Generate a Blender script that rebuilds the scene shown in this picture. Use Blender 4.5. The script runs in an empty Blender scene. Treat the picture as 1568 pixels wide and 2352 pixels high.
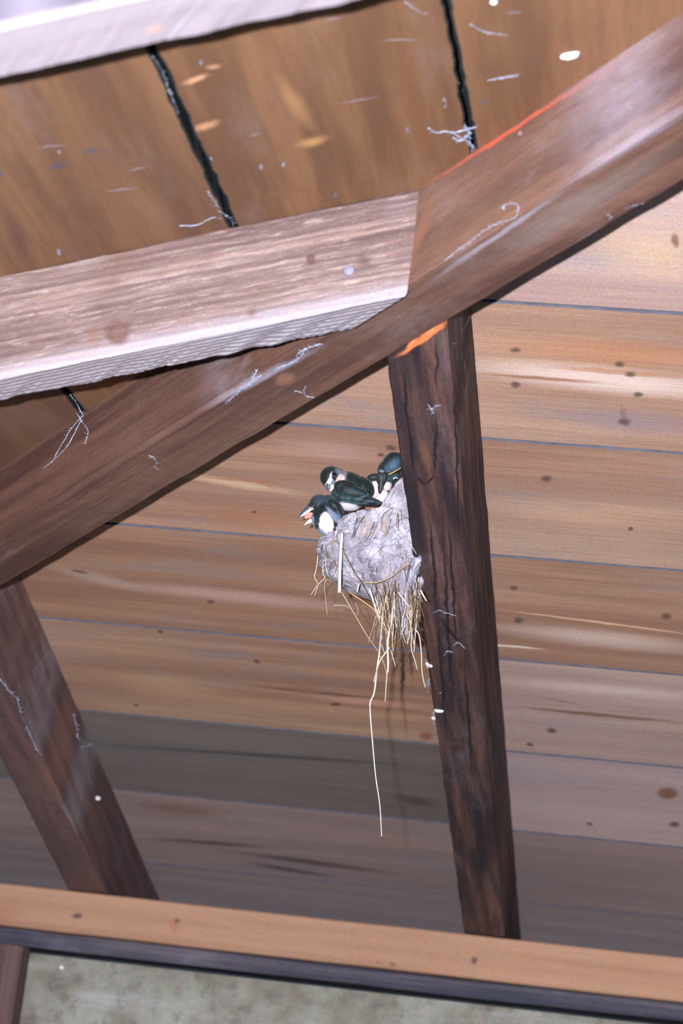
import bpy, bmesh, math, random
from mathutils import Vector, Matrix, noise
random.seed(7)
sc = bpy.context.scene
COL = sc.collection
LIFT = 1.6                       # eye height: everything is laid out about the eye, then lifted off the floor at the end

# ------------------------------------------------------------------ camera, sky, flash, exposure
FPX = 5217.1
AX = Vector((0.98386742, 0.07942321, -0.16030237))      # world X seen from the camera (right, down, forward)
AY = Vector((0.13403265, 0.26623555, 0.95454381))
AZ = -Vector((-0.11849112, 0.96063031, -0.25129518))
cam_d = bpy.data.cameras.new('camera'); cam = bpy.data.objects.new('camera', cam_d); COL.objects.link(cam)
cam.matrix_world = Matrix(((AX.x, -AX.y, -AX.z, 0), (AY.x, -AY.y, -AY.z, 0), (AZ.x, -AZ.y, -AZ.z, 0), (0, 0, 0, 1)))
cam_d.sensor_width = 36; cam_d.sensor_fit = 'VERTICAL'; cam_d.sensor_height = 36
cam_d.lens = FPX / 2352 * 36
cam_d.clip_start = 0.02
cam_d.dof.use_dof = True; cam_d.dof.focus_distance = 2.22; cam_d.dof.aperture_fstop = 8.0
sc.camera = cam

w = bpy.data.worlds.new('daylight'); sc.world = w; w.use_nodes = True
w.node_tree.nodes['Background'].inputs[0].default_value = (0.42, 0.68, 1.0, 1)
w.node_tree.nodes['Background'].inputs[1].default_value = 0.30

FLASH = Vector((-0.085, 0.0, 0.034))
ld = bpy.data.lights.new('camera_flash', 'AREA'); ld.shape = 'RECTANGLE'; ld.size = 0.022; ld.size_y = 0.016
ld.energy = 98; ld.color = (0.96, 0.975, 1.0)
fl = bpy.data.objects.new('camera_flash', ld); COL.objects.link(fl)
fl.location = FLASH
fl.rotation_euler = (Vector((-0.22, 2.0, 0.66)) - FLASH).to_track_quat('-Z', 'Y').to_euler()

sc.view_settings.view_transform = 'Standard'; sc.view_settings.look = 'None'
sc.view_settings.exposure = 0.0; sc.view_settings.gamma = 1.0; sc.view_settings.use_curve_mapping = False

# ------------------------------------------------------------------ helpers
W3 = Matrix((AX, AY, AZ))
def ray(px, py):
    return W3 @ (Vector((px - 784, py - 1176, FPX)) / FPX)
def on(px, py, P0, n):
    d = ray(px, py); return d * (P0.dot(n) / d.dot(n))
def at_y(px, py, y):
    d = ray(px, py); return d * (y / d.y)
def lin(c):
    return tuple(((v / 255) / 12.92 if v / 255 < 0.04045 else ((v / 255 + 0.055) / 1.055) ** 2.4) for v in c) + (1,)

PITCH = math.radians(16.26); SP, CP = math.sin(PITCH), math.cos(PITCH)
N2 = Vector((0, SP, CP)); N1 = Vector((-SP, 0, CP))
CB = 1.22255                                            # plane of the back slope boards: N2 . p = CB
P2 = N2 * CB
C1 = Vector((-0.30527, 1.79493, 0.74997)) - N1 * 0.042   # point of the left slope boards
CN1 = C1.dot(N1); P1 = N1 * CN1
HS = 1.5392                                             # hip: x + y of its far side
HN = HS - 0.07 * math.sqrt(2)                           # near side
HM = (HS + HN) / 2
F0 = Vector((-0.28052, 1.81968, 0.61875))               # point of the hip's far bottom edge
HD = Vector((1, -1, math.tan(PITCH))).normalized()
NV = Vector((1, 1, 0)).normalized()
NB = HD.cross(NV)
if NB.z < 0: NB = -NB
DEP2 = 0.119
PU2 = N2 * (CB - DEP2)                                   # underside plane of the back slope rafters

def tag(o, label=None, cat=None, group=None, kind=None):
    if label: o['label'] = label
    if cat: o['category'] = cat
    if group: o['group'] = group
    if kind: o['kind'] = kind
    return o
def link(name, me, mats, parent=None, frame=None):
    o = bpy.data.objects.new(name, me); COL.objects.link(o)
    for m in (mats if isinstance(mats, (list, tuple)) else [mats]): me.materials.append(m)
    if frame is not None:
        me.transform(frame.inverted()); o.matrix_world = frame
    if parent is not None:
        o.parent = parent; o.matrix_parent_inverse = parent.matrix_world.inverted()
    return o
def from_bm(name, bm, mats, parent=None, frame=None, smooth=True):
    bmesh.ops.recalc_face_normals(bm, faces=bm.faces)
    me = bpy.data.meshes.new(name); bm.to_mesh(me); bm.free()
    if smooth:
        for p in me.polygons: p.use_smooth = True
    return link(name, me, mats, parent, frame)
def frame_of(o, x, y, z):
    x, y, z = x.normalized(), y.normalized(), z.normalized()
    return Matrix(((x.x, y.x, z.x, o.x), (x.y, y.y, z.y, o.y), (x.z, y.z, z.z, o.z), (0, 0, 0, 1)))

# ------------------------------------------------------------------ materials
class Mat:
    """a small wood / dirt shader builder"""
    def __init__(s, name, frame=None):
        s.m = bpy.data.materials.new(name); s.m.use_nodes = True
        s.t = s.m.node_tree; s.n = s.t.nodes; s.b = s.n['Principled BSDF']
        s.b.inputs['Roughness'].default_value = 0.75
        s.b.inputs['Specular IOR Level'].default_value = 0.25
        s.co = s.n.new('ShaderNodeTexCoord').outputs['Object']
        s.inv = frame.inverted() if frame is not None else Matrix.Identity(4)
        s.c = None; s.h = None; s._pj = None
    def L(s, a, b): s.t.links.new(a, b)
    def put(s, sock, v):
        if isinstance(v, bpy.types.NodeSocket): s.L(v, sock)
        elif hasattr(sock, 'default_value'):
            sock.default_value = v
    def vm(s, op, a, b=None, out=0):
        n = s.n.new('ShaderNodeVectorMath'); n.operation = op; s.put(n.inputs[0], a)
        if b is not None: s.put(n.inputs[1], b)
        return n.outputs['Value'] if op in ('DOT_PRODUCT', 'LENGTH', 'DISTANCE') else n.outputs['Vector']
    def ma(s, op, a, b=0.0, clamp=False):
        n = s.n.new('ShaderNodeMath'); n.operation = op; n.use_clamp = clamp
        s.put(n.inputs[0], a); s.put(n.inputs[1], b); return n.outputs[0]
    def noise(s, scale3, detail=4, rough=0.55, off=0.0, vec=None):
        v = s.vm('MULTIPLY', vec or s.co, tuple(scale3))
        if off: v = s.vm('ADD', v, (off, off * 1.7, off * 0.3))
        n = s.n.new('ShaderNodeTexNoise'); n.inputs['Scale'].default_value = 1
        n.inputs['Detail'].default_value = detail; n.inputs['Roughness'].default_value = rough
        s.L(v, n.inputs['Vector']); return n.outputs['Fac']
    def rng(s, v, a, b, c=0.0, d=1.0, smooth=True):
        n = s.n.new('ShaderNodeMapRange'); n.interpolation_type = 'SMOOTHSTEP' if smooth else 'LINEAR'
        s.put(n.inputs['Value'], v)
        for k, x in zip(('From Min', 'From Max', 'To Min', 'To Max'), (a, b, c, d)): n.inputs[k].default_value = x
        return n.outputs['Result']
    def mix(s, fac, a, b, mode='MIX'):
        n = s.n.new('ShaderNodeMix'); n.data_type = 'RGBA'; n.blend_type = mode
        s.put(n.inputs[0], fac); s.put(n.inputs[6], a); s.put(n.inputs[7], b); return n.outputs[2]
    def over(s, fac, col, mode='MIX'): s.c = s.mix(fac, s.c, col, mode)
    def ragged(s, amp=0.004, sc3=(40, 90, 90)):
        v = s.vm('MULTIPLY', s.co, sc3)
        n = s.n.new('ShaderNodeTexNoise'); n.inputs['Detail'].default_value = 3; n.inputs['Scale'].default_value = 1; s.L(v, n.inputs['Vector'])
        v2 = s.vm('SUBTRACT', n.outputs['Color'], (0.5, 0.5, 0.5)); v2 = s.vm('MULTIPLY', v2, (amp * 2,) * 3)
        return s.vm('ADD', s.co, v2)
    def mark(s, A, B, wpx, col, P0, n, strength=1.0, soft=0.6, rag=0.003):
        """an elliptical mark on the plane (P0, n) running from pixel A to pixel B of the photo, wpx wide"""
        if s._pj is None: s._pj = s.ragged(rag)
        if A == B: B = (A[0] + wpx / 2, A[1]); A = (A[0] - wpx / 2, A[1])
        mx, my = (A[0] + B[0]) / 2, (A[1] + B[1]) / 2
        ln = math.hypot(B[0] - A[0], B[1] - A[1]); nx, ny = -(B[1] - A[1]) / ln, (B[0] - A[0]) / ln
        c = on(mx, my, P0, n); e1 = on(B[0], B[1], P0, n) - c; e2 = on(mx + nx * wpx / 2, my + ny * wpx / 2, P0, n) - c
        R = s.inv.to_3x3(); c = s.inv @ c; e1 = R @ e1; e2 = R @ e2
        g11, g12, g22 = e1.dot(e1), e1.dot(e2), e2.dot(e2); D = g11 * g22 - g12 * g12
        f1 = (e1 * g22 - e2 * g12) / D; f2 = (e2 * g11 - e1 * g12) / D
        q = s.vm('SUBTRACT', s._pj, tuple(c))
        cx = s.n.new('ShaderNodeCombineXYZ')
        s.L(s.vm('DOT_PRODUCT', q, tuple(f1)), cx.inputs[0]); s.L(s.vm('DOT_PRODUCT', q, tuple(f2)), cx.inputs[1])
        d = s.vm('LENGTH', cx.outputs[0])
        s.over(s.rng(d, 1.0 + soft * 0.4, max(0.0, 1 - soft), 0, strength), lin(col))
        return d
    def finish(s, bump=0.3, dist=0.001, speck=0.12, sscale=900):
        if speck:
            n = s.n.new('ShaderNodeTexNoise'); n.inputs['Scale'].default_value = sscale; n.inputs['Detail'].default_value = 1
            s.L(s.co, n.inputs['Vector'])
            s.over(speck, s.mix(1.0, (0.5,) * 3 + (1,), s.n_sat(n.outputs['Color'])), 'OVERLAY')
        s.L(s.c, s.b.inputs['Base Color'])
        if s.h is not None:
            b = s.n.new('ShaderNodeBump'); b.inputs['Strength'].default_value = bump; b.inputs['Distance'].default_value = dist
            s.L(s.h, b.inputs['Height']); s.L(b.outputs[0], s.b.inputs['Normal'])
        return s.m
    def n_sat(s, sock):
        n = s.n.new('ShaderNodeBrightContrast'); s.L(sock, n.inputs[0]); n.inputs['Contrast'].default_value = 2.2
        return n.outputs[0]

def wood(name, frame, base, dark, light, along=1.5, across=45, wave=None, off=0.0, fine=0.35, broad=0.5, plank=False, dirt=None):
    s = Mat(name, frame)
    if plank:
        a = s.n.new('ShaderNodeAttribute'); a.attribute_name = 'tone'
        sep = s.n.new('ShaderNodeSeparateColor'); s.L(a.outputs['Color'], sep.inputs[0])
        s.tone = sep.outputs
        o3 = s.n.new('ShaderNodeCombineXYZ')
        k = s.ma('MULTIPLY', sep.outputs[2], 37.0); s.L(k, o3.inputs[0]); s.L(k, o3.inputs[2])
        shifted = s.vm('ADD', s.co, o3.outputs[0])
    else: shifted = s.co
    s.sh = shifted
    g = s.noise((along, across, across), 5, 0.6, off, shifted)
    b = s.noise((along * 0.8, across * 0.16, across * 0.16), 3, 0.5, off + 5, shifted)
    f = s.noise((along * 9, across * 9, across * 9), 2, 0.6, off + 9, shifted)
    c = s.mix(s.rng(g, 0.38, 0.66), lin(dark), lin(base))
    c = s.mix(s.ma('MULTIPLY', s.rng(b, 0.42, 0.72), broad), c, lin(light))
    c = s.mix(s.ma('MULTIPLY', s.rng(b, 0.48, 0.28), broad), c, lin(dark))
    c = s.mix(s.ma('MULTIPLY', s.rng(f, 0.55, 0.3), fine), c, lin(dark))
    s.c = c; s.h = s.ma('ADD', f, g)
    if wave:
        amp, freq, dist, dsc = wave
        v = s.vm('MULTIPLY', shifted, (along * 1.2, 1.0, 1.0))
        n = s.n.new('ShaderNodeTexWave'); n.wave_type = 'BANDS'; n.bands_direction = 'DIAGONAL'
        sv = s.vm('MULTIPLY', shifted, (along * 0.02, 1, 1)); s.L(sv, n.inputs['Vector'])
        n.inputs['Scale'].default_value = freq; n.inputs['Distortion'].default_value = dist
        n.inputs['Detail'].default_value = 2; n.inputs['Detail Scale'].default_value = dsc
        s.over(s.ma('MULTIPLY', s.rng(n.outputs['Fac'], 0.55, 0.1), amp), lin(dark))
        s.h = s.ma('ADD', s.h, n.outputs['Fac'])
    if dirt:
        col, amt = dirt
        d = s.noise((5, 14, 14), 5, 0.7, off + 21, shifted)
        s.over(s.ma('MULTIPLY', s.rng(d, 0.5, 0.75), amt), lin(col))
    return s

# ------------------------------------------------------------------ meshes
def beam(name, A, B, mats, frame, segs=80, wob=0.0012, wobsc=25, bev=0.003, edge=None, parent=None, div=3, seed=0.0):
    """A, B: four corners of the two ends, in order; edge(i_corner, t) -> extra offset"""
    bm = bmesh.new(); rings = []
    for k in range(segs + 1):
        t = k / segs; r = []
        cs = [A[i].lerp(B[i], t) for i in range(4)]
        if edge: cs = [cs[i] + edge(i, t) for i in range(4)]
        ctr = sum(cs, Vector()) / 4
        pts = []
        for i in range(4):
            p, q = cs[i], cs[(i + 1) % 4]; L = (q - p).length; e = min(0.3, bev / max(L, 1e-5))
            for j in range(div + 1): pts.append(p.lerp(q, e + (1 - 2 * e) * j / div))
        for p in pts:
            nz = noise.noise_vector(p * wobsc + Vector((seed, 3.1, seed * 2))) * wob + noise.noise_vector(p * wobsc * 6) * wob * 0.35
            r.append(bm.verts.new(p + nz))
        rings.append(r)
    m = len(rings[0])
    for a, b in zip(rings, rings[1:]):
        for i in range(m): bm.faces.new((a[i], a[(i + 1) % m], b[(i + 1) % m], b[i]))
    bm.faces.new(rings[0]); bm.faces.new(rings[-1])
    o = from_bm(name, bm, mats, parent, frame, smooth=False)
    return o

def planks(name, quads, mat, frame, n, thick=0.022, clean=False):
    """each quad: (p00, p10, p11, p01, tone(r,g,b), wobble) on the visible side; length runs p00 -> p10"""
    bm = bmesh.new(); lay = bm.loops.layers.float_color.new('tone')
    for p00, p10, p11, p01, tone, wob in quads:
        L = (p10 - p00).length; S = max(8, int(L / 0.008)); top = []; bot = []
        ax = (p01 - p00).normalized(); sd = tone[2] * 50
        for k in range(S + 1):
            t = k / S; a, b = p00.lerp(p10, t), p01.lerp(p11, t)
            x = t * L
            wa = (noise.noise(Vector((x * 60, sd, 0))) + 0.6 * noise.noise(Vector((x * 220, sd, 4)))) * wob
            wb = (noise.noise(Vector((x * 60, sd, 9))) + 0.6 * noise.noise(Vector((x * 220, sd, 7)))) * wob
            cup = n * 0.0008 * noise.noise(Vector((x * 3, sd, 0)))
            row = [a + ax * wa + cup + n * 0.0006, a + ax * (wa + 0.0016) + cup]
            for j in (0.25, 0.5, 0.75): row.append(a.lerp(b, j) + cup)
            row += [b + ax * (wb - 0.0016) + cup, b + ax * wb + cup + n * 0.0006]
            top.append([bm.verts.new(v) for v in row])
            bot.append([bm.verts.new(row[-1] + n * thick), bm.verts.new(row[0] + n * thick)])
        fs = []
        for k in range(S):
            r0 = top[k] + bot[k]; r1 = top[k + 1] + bot[k + 1]; m = len(r0)
            for i in range(m):
                f = bm.faces.new((r0[i], r0[(i + 1) % m], r1[(i + 1) % m], r1[i])); fs.append(f)
                if not 1 <= i <= 4: f.material_index = 1
        fs.append(bm.faces.new(top[0] + bot[0])); fs.append(bm.faces.new(top[-1] + bot[-1]))
        for f in fs:
            for lp in f.loops: lp[lay] = (tone[0], tone[1], tone[2], 1)
    return from_bm(name, bm, mat, None, frame, smooth=False)

# ================================================================== SETTING
s = Mat('grimy_shaded_edge'); s.c = s.mix(s.noise((60, 160, 160), 4), lin((58, 62, 76)), lin((120, 116, 130))); MED = s.finish(speck=.1)  # joint grime, darkened further so flash-lit plank edges read as shade
s = Mat('black_board_edge'); s.c = s.mix(s.noise((60, 160, 160), 4), lin((20, 26, 32)), lin((56, 60, 62))); MEB = s.finish(speck=.1)  # edges painted black so the board gaps read as deep shade
# ---- back slope boards
fr2 = frame_of(Vector((-0.3, 2.4, (CB - SP * 2.4) / CP)), Vector((1, 0, 0)), Vector((0, CP, -SP)), N2)
m = wood('old_tan_boards', fr2, (184, 140, 112), (152, 110, 88), (206, 174, 154), along=1.3, across=26, fine=0.3, broad=0.55, plank=True, dirt=((146, 134, 138), 0.62))
g = m.mix(m.ma('MULTIPLY', m.tone[0], 1.0), m.c, lin((82, 92, 100))); m.c = g
m.c = m.mix(m.ma('MULTIPLY', m.tone[1], 1.0), m.c, lin((204, 190, 204)))
def b2(A, B, wd, col, st=1.0, soft=0.6): m.mark(A, B, wd, col, P2, N2, st, soft)
b2((1100, 790), (1700, 830), 70, (186, 122, 84), 0.55, 1.0); b2((1250, 950), (1640, 985), 60, (150, 134, 146), 0.6, 1.0); b2((1350, 560), (1640, 600), 120, (214, 184, 156), 0.6, 1.0)
b2((1120, 1165), (1500, 1200), 60, (206, 164, 136), 0.5, 1.0); b2((420, 1180), (720, 1200), 60, (176, 116, 84), 0.5, 1.0); b2((620, 1020), (900, 1050), 50, (196, 160, 156), 0.5, 1.0)
b2((250, 1560), (500, 1590), 60, (196, 158, 126), 0.5, 1.0); b2((130, 1470), (420, 1500), 50, (176, 134, 104), 0.4, 1.0)
PALE = (238, 214, 206); DK = (92, 70, 66)
b2((1050, 838), (1720, 905), 62, PALE, 0.75, 0.8); b2((1090, 858), (1400, 880), 10, (150, 90, 60), 0.8, 0.8)
b2((1250, 842), (1600, 868), 14, (176, 116, 76), 0.6); b2((1120, 1440), (1640, 1495), 42, PALE, 0.5, 0.9)
b2((1100, 1478), (1250, 1492), 6, PALE, 0.9); b2((1150, 1400), (1620, 1462), 5, (236, 190, 160), 0.8)
b2((1150, 1562), (1640, 1605), 30, (222, 196, 196), 0.6, 0.9)
b2((1170, 1622), (1580, 1662), 10, (112, 72, 50), 0.7); b2((1240, 1600), (1330, 1618), 6, (150, 110, 96), 0.6)
b2((550, 1572), (900, 1608), 9, (112, 76, 60), 0.75); b2((660, 1580), (745, 1590), 20, (150, 110, 88), 0.8)
b2((700, 1600), (990, 1625), 18, (214, 160, 140), 0.6, 0.9)
b2((755, 1618), (782, 1618), 8, DK, 0.9, 0.5); b2((960, 1692), (1000, 1690), 22, (140, 80, 56), 0.8, 0.8)
b2((380, 1085), (700, 1135), 20, (234, 198, 166), 0.6, 0.9); b2((450, 1094), (660, 1112), 6, (170, 114, 84), 0.7)
b2((570, 1088), (640, 1130), 8, (176, 120, 90), 0.6)
b2((110, 1300), (330, 1352), 26, (190, 168, 160), 0.5, 0.9); b2((160, 1308), (205, 1316), 9, (84, 64, 56), 0.7)
b2((240, 1340), (860, 1400), 32, (214, 180, 176), 0.5, 0.9)
for q, r in (((1182, 804), 13), ((1183, 884), 13), ((1465, 906), 13), ((1256, 1100), 15), ((1180, 1350), 10), ((898, 1028), 14), ((876, 1044), 9), ((1422, 836), 13),
             ((1448, 860), 14), ((1434, 970), 16), ((483, 1382), 9), ((590, 1520), 8), ((368, 1450), 8), ((1266, 1678), 12), ((1548, 1894), 14), ((1353, 1893), 8),
             ((1216, 1710), 9), ((1530, 1415), 14), ((1190, 1425), 12), ((584, 1175), 7), ((1447, 1215), 8), ((312, 1619), 6)):
    b2((q[0] - r, q[1] - 1), (q[0] + r, q[1] + 1), r * 1.2, DK, 0.85, 0.7)
b2((1505, 1822), (1560, 1824), 30, (124, 80, 60), 0.85, 0.5); b2((1548, 535), (1552, 570), 20, (120, 84, 66), 0.8, 0.6)
b2((1430, 930), (1432, 975), 18, (120, 92, 80), 0.5, 0.8)
b2((520, 1955), (900, 2005), 14, (76, 60, 60), 0.7, 0.8); b2((330, 1925), (640, 1948), 12, (70, 58, 60), 0.7, 0.8)
b2((560, 1980), (760, 2014), 12, (72, 62, 66), 0.7, 0.8); b2((900, 1830), (1010, 1850), 26, (60, 54, 60), 0.6, 0.9)
b2((250, 1712), (980, 1760), 10, (60, 60, 68), 0.7, 0.9); b2((300, 1850), (520, 1870), 30, (130, 84, 66), 0.5, 0.9)
# shadows of the hanging straws painted below the nest, and a brown streak
b2((926, 1478), (922, 1620), 10, (52, 38, 36), 0.85, 0.9); b2((942, 1470), (946, 1560), 9, (60, 44, 40), 0.8, 0.9); b2((925, 1600), (935, 1700), 10, (120, 84, 66), 0.5, 0.9)
for y_ in (688, 1003, 1283, 1500, 1706, 1890): pass
MB2 = m.finish(bump=0.22, dist=0.0015, speck=0.16, sscale=700)
ys = [-0.45, -0.24, -0.02, 0.2, 0.41, 0.62, 0.84, 1.05, 1.27, 1.49, 1.70, 1.922, 2.139, 2.356, 2.583, 2.819, 3.054, 3.297, 3.54, 3.76]
tones = {1.70: (0, .30), 1.922: (0.02, .06), 2.139: (0.04, .06), 2.356: (0.10, 0.02), 2.583: (0.10, 0.02), 2.819: (0.72, 0), 3.054: (0.36, 0.22), 3.297: (0.42, 0.2), 3.54: (.45, .2)}
quads = []
def pt2(x, y): return Vector((x, y, (CB - SP * y) / CP))
for a, b in zip(ys, ys[1:]):
    r, gg = tones.get(a, (0.1, 0.1)); a2, bb = a + 0.0014, b - 0.0014
    if a > 2.5:                                          # butt joint hidden above the rafter
        rr = r; rg = gg
        if a == 2.819: rr, rg = 0.10, 0.42
        if a == 2.583: rr, rg = 0.10, 0.26
        if a == 3.054: rr, rg = 0.36, 0.22
        xe = -0.257
        quads.append((pt2(HM - a2, a2), pt2(xe - .001, a2), pt2(xe - .001, bb), pt2(HM - bb, bb), (r, gg, random.random()), 0.0006))
        quads.append((pt2(xe + .001, a2), pt2(1.9, a2), pt2(1.9, bb), pt2(xe + .001, bb), (rr, rg, random.random()), 0.0006))
    else:
        quads.append((pt2(HM - a2, a2), pt2(max(1.9, HM - a2 + .2), a2), pt2(max(1.9, HM - a2 + .2), bb), pt2(HM - bb, bb), (r, gg, random.random()), 0.0006))
ceil2 = planks('ceiling', quads, [MB2, MED], fr2, N2)
tag(ceil2, 'back roof slope of wide horizontal tan boards behind the nest', 'ceiling', kind='structure')

# ---- left slope boards
fr1 = frame_of(Vector((-0.4, 1.5, (CN1 + SP * -0.4) / CP)), Vector((0, 1, 0)), Vector((-CP, 0, -SP)), N1)
m = wood('old_brown_boards', fr1, (136, 98, 72), (108, 76, 58), (152, 114, 86), along=2.2, across=30, fine=0.25, broad=0.5, plank=True, dirt=((150, 130, 130), 0.25), off=3)
m.c = m.mix(m.tone[0], m.c, lin((96, 74, 66))); m.c = m.mix(m.tone[1], m.c, lin((170, 144, 128)))
def b1(A, B, wd, col, st=1.0, soft=0.6): m.mark(A, B, wd, col, P1, N1, st, soft)
b1((415, 192), (480, 172), 15, (224, 168, 132), 0.8, .8); b1((470, 155), (510, 150), 12, (214, 164, 128), 0.6, .8)
b1((440, 300), (505, 278), 20, (214, 160, 120), 0.7, .8); b1((680, 335), (750, 318), 24, (206, 156, 104), 0.7, .9)
b1((110, 384), (160, 380), 20, (92, 80, 88), 0.85, .6); b1((188, 348), (235, 348), 16, (98, 86, 92), 0.85, .6)
b1((0, 470), (90, 640), 40, (84, 52, 56), 0.6, .9); b1((150, 440), (220, 590), 34, (112, 74, 58), 0.5, .9)
b1((915, 90), (985, 390), 44, (128, 84, 62), 0.6, .9); b1((640, 180), (720, 300), 40, (190, 142, 98), 0.5, .9)
for q, r, c in (((600, 385), 7, (150, 150, 180)), ((460, 145), 7, (140, 150, 180)), ((935, 300), 9, (140, 120, 140)), ((1107, 233), 10, (96, 92, 98)), ((1194, 205), 10, (96, 82, 76)),
                ((1222, 130), 10, (100, 84, 78)), ((772, 448), 8, (110, 110, 120)), ((136, 580), 8, (150, 150, 170)), ((650, 378), 7, (160, 160, 180)), ((482, 366), 6, (170, 180, 210)), ((135, 350), 6, (170, 160, 170)), ((5, 400), 10, (90, 90, 110))):
    b1((q[0], q[1] - r), (q[0], q[1] + r), r * 1.2, c, 0.85, .6)
for A, B in (((295, 394), (335, 384)), ((85, 342), (150, 332)), ((745, 48), (790, 38)), ((570, 312), (600, 305)), ((780, 238), (870, 222)), ((240, 440), (320, 432)), ((1130, 180), (1200, 168)), ((870, 95), (960, 90)), ((1160, 30), (1200, 26))):
    b1(A, B, 3.4, (170, 166, 190), 0.55, .8)
MB1 = m.finish(bump=0.2, dist=0.0012, speck=0.16, sscale=900)
xs = [(-2.0, -1.84, .0), (-1.836, -1.64, 0), (-1.636, -1.43, .1), (-1.426, -1.22, 0), (-1.216, -1.02, .1), (-1.016, -0.816, .1), (-0.812, -0.611, .30), (-0.606, -0.404, .12), (-0.3985, -0.2085, 0.0), (-0.2045, 0.0, 0.0), (0.005, 0.21, .1), (0.215, 0.42, 0), (0.425, 0.63, 0.1), (0.635, 0.85, 0), (0.855, 1.06, 0), (1.065, 1.27, 0.1), (1.275, 1.48, 0)]
def pt1(x, y): return Vector((x, y, (CN1 + SP * x) / CP))
quads = []
for a, b, r in xs:
    y0 = -0.45
    quads.append((pt1(b, y0), pt1(b, HM - b), pt1(a, HM - a), pt1(a, y0), (r, 0.10 if a == -0.205 else 0.0, random.random()), 0.0016))
ceil1 = planks('ceiling', quads, [MB1, MEB], fr1, N1)
tag(ceil1, 'left roof slope of wide brown boards running away from the viewer', 'ceiling', kind='structure')

# ---- black cover added above both slopes, blocking daylight through the gaps
s = Mat('light_blocking_cover'); s.c = s.mix(s.noise((60, 60, 60)), (0.006, 0.008, 0.010, 1), (0.016, 0.02, 0.024, 1)); MF = s.finish(speck=0)
def slab(name, poly, up, th, mat, label, cat='ceiling'):
    bm = bmesh.new(); a = [bm.verts.new(p) for p in poly]; b = [bm.verts.new(p + up * th) for p in poly]
    bm.faces.new(a); bm.faces.new(b[::-1])
    for i in range(len(a)): bm.faces.new((a[i], a[(i + 1) % len(a)], b[(i + 1) % len(a)], b[i]))
    o = from_bm(name, bm, mat, smooth=False); tag(o, label, cat, kind='structure'); return o
up2 = N2 * 0.026; up1 = N1 * 0.026
slab('ceiling', [pt2(HM + .45, -.45) + up2, pt2(HM + .65, -.45) + up2, pt2(1.9, 3.76) + up2, pt2(HM - 3.76, 3.76) + up2], N2, 0.006, MF, 'black cover added above the back slope boards to block light')
slab('ceiling', [pt1(-2.0, -.45) + up1, pt1(1.48, -.45) + up1, pt1(1.48, HM - 1.48) + up1, pt1(-2.0, HM + 2.0) + up1], N1, 0.006, MF, 'black cover added behind the gaps of the left slope boards to keep them dark')

# ---- walls and floor
s = Mat('lime_plaster'); n1 = s.noise((7, 7, 7), 6, 0.65); n2 = s.noise((40, 40, 40), 5, 0.6, 3)
s.c = s.mix(s.rng(n1, 0.35, 0.7), lin((124, 116, 104)), lin((164, 164, 158))); s.over(s.ma('MULTIPLY', s.rng(n2, 0.5, 0.7), 0.45), lin((88, 80, 78)))
s.over(s.ma('MULTIPLY', s.rng(s.noise((3, 22, 22), 4, .6, 8), 0.55, 0.7), 0.5), lin((184, 186, 192)))
s.h = n2; MP = s.finish(0.5, 0.004, 0.15, 500)
def cuboid(name, lo, hi, mat, label, cat, kind='structure'):
    bm = bmesh.new(); bmesh.ops.create_cube(bm, size=1)
    for v in bm.verts: v.co = Vector([lo[i] + (v.co[i] + .5) * (hi[i] - lo[i]) for i in range(3)])
    bmesh.ops.subdivide_edges(bm, edges=bm.edges, cuts=6, use_grid_fill=True)
    o = from_bm(name, bm, mat, smooth=False); tag(o, label, cat, kind=kind); return o
cuboid('wall_back', (-1.66, 3.155, -LIFT), (1.9, 3.36, 0.155), MP, 'blotchy grey plastered wall below the wall plate', 'wall')
cuboid('wall_left', (-1.86, -0.4, -LIFT), (-1.66, 3.36, 0.10), MP, 'plastered side wall carrying the left roof slope', 'wall')
s = Mat('trodden_earth'); n1 = s.noise((4, 4, 4), 6, 0.6); s.c = s.mix(n1, lin((92, 78, 66)), lin((132, 118, 104))); s.h = n1
cuboid('floor', (-1.86, -0.5, -LIFT - .05), (1.9, 3.36, -LIFT), s.finish(0.5, 0.01), 'trodden earth floor of the shed', 'floor')

# ================================================================== ROOF TIMBERS
def thing(o, *a, **k): return tag(o, *a, **k)
# ---- hip rafter
OC = F0 - NV * 0.07
frH = frame_of(OC, HD, NV, NB)
def hip_t(y): return (y - OC.y) / HD.y
m = wood('hip_rafter_wood', frH, (116, 82, 70), (82, 56, 52), (132, 102, 88), along=3, across=60, fine=0.3, broad=0.5, off=11, dirt=((150, 136, 142), 0.35))
FN0 = F0 - NV * 0.07
def hs(A, B, wd, col, st=1.0, soft=0.6): m.mark(A, B, wd, col, FN0, NV, st, soft)      # side face
def hu(A, B, wd, col, st=1.0, soft=0.6): m.mark(A, B, wd, col, F0, NB, st, soft)      # underside
hs((960, 438), (1440, 128), 10, (196, 88, 64), 0.85, .8); hs((1240, 262), (1480, 95), 26, (128, 84, 80), 0.6, .9)
hu((470, 940), (730, 800), 16, (190, 184, 204), 0.55, .9); hu((1000, 640), (1290, 440), 14, (176, 170, 190), 0.6, .9); hu((1290, 430), (1600, 240), 26, (172, 160, 176), 0.5, .9)
hu((630, 880), (680, 862), 30, (152, 108, 92), 0.7, .6); hu((600, 970), (1010, 770), 34, (112, 84, 72), 0.5, .9)
hu((1130, 600), (1560, 330), 60, (136, 120, 116), 0.55, .9); hs((920, 650), (990, 470), 26, (152, 100, 74), 0.5, .9)
hs((1190, 300), (1196, 310), 12, (200, 160, 170), .5)
MH = m.finish(bump=0.35, dist=0.0015, speck=0.2, sscale=900)
yA, yB = 3.12, -0.2
def hipc(y):
    b = OC + HD * hip_t(y)                              # near bottom edge
    hgt = 0.089
    return [b, b + NV * 0.07, b + NV * 0.07 + NB * (hgt + .006), b + NB * (hgt - 0.004)]
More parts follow.
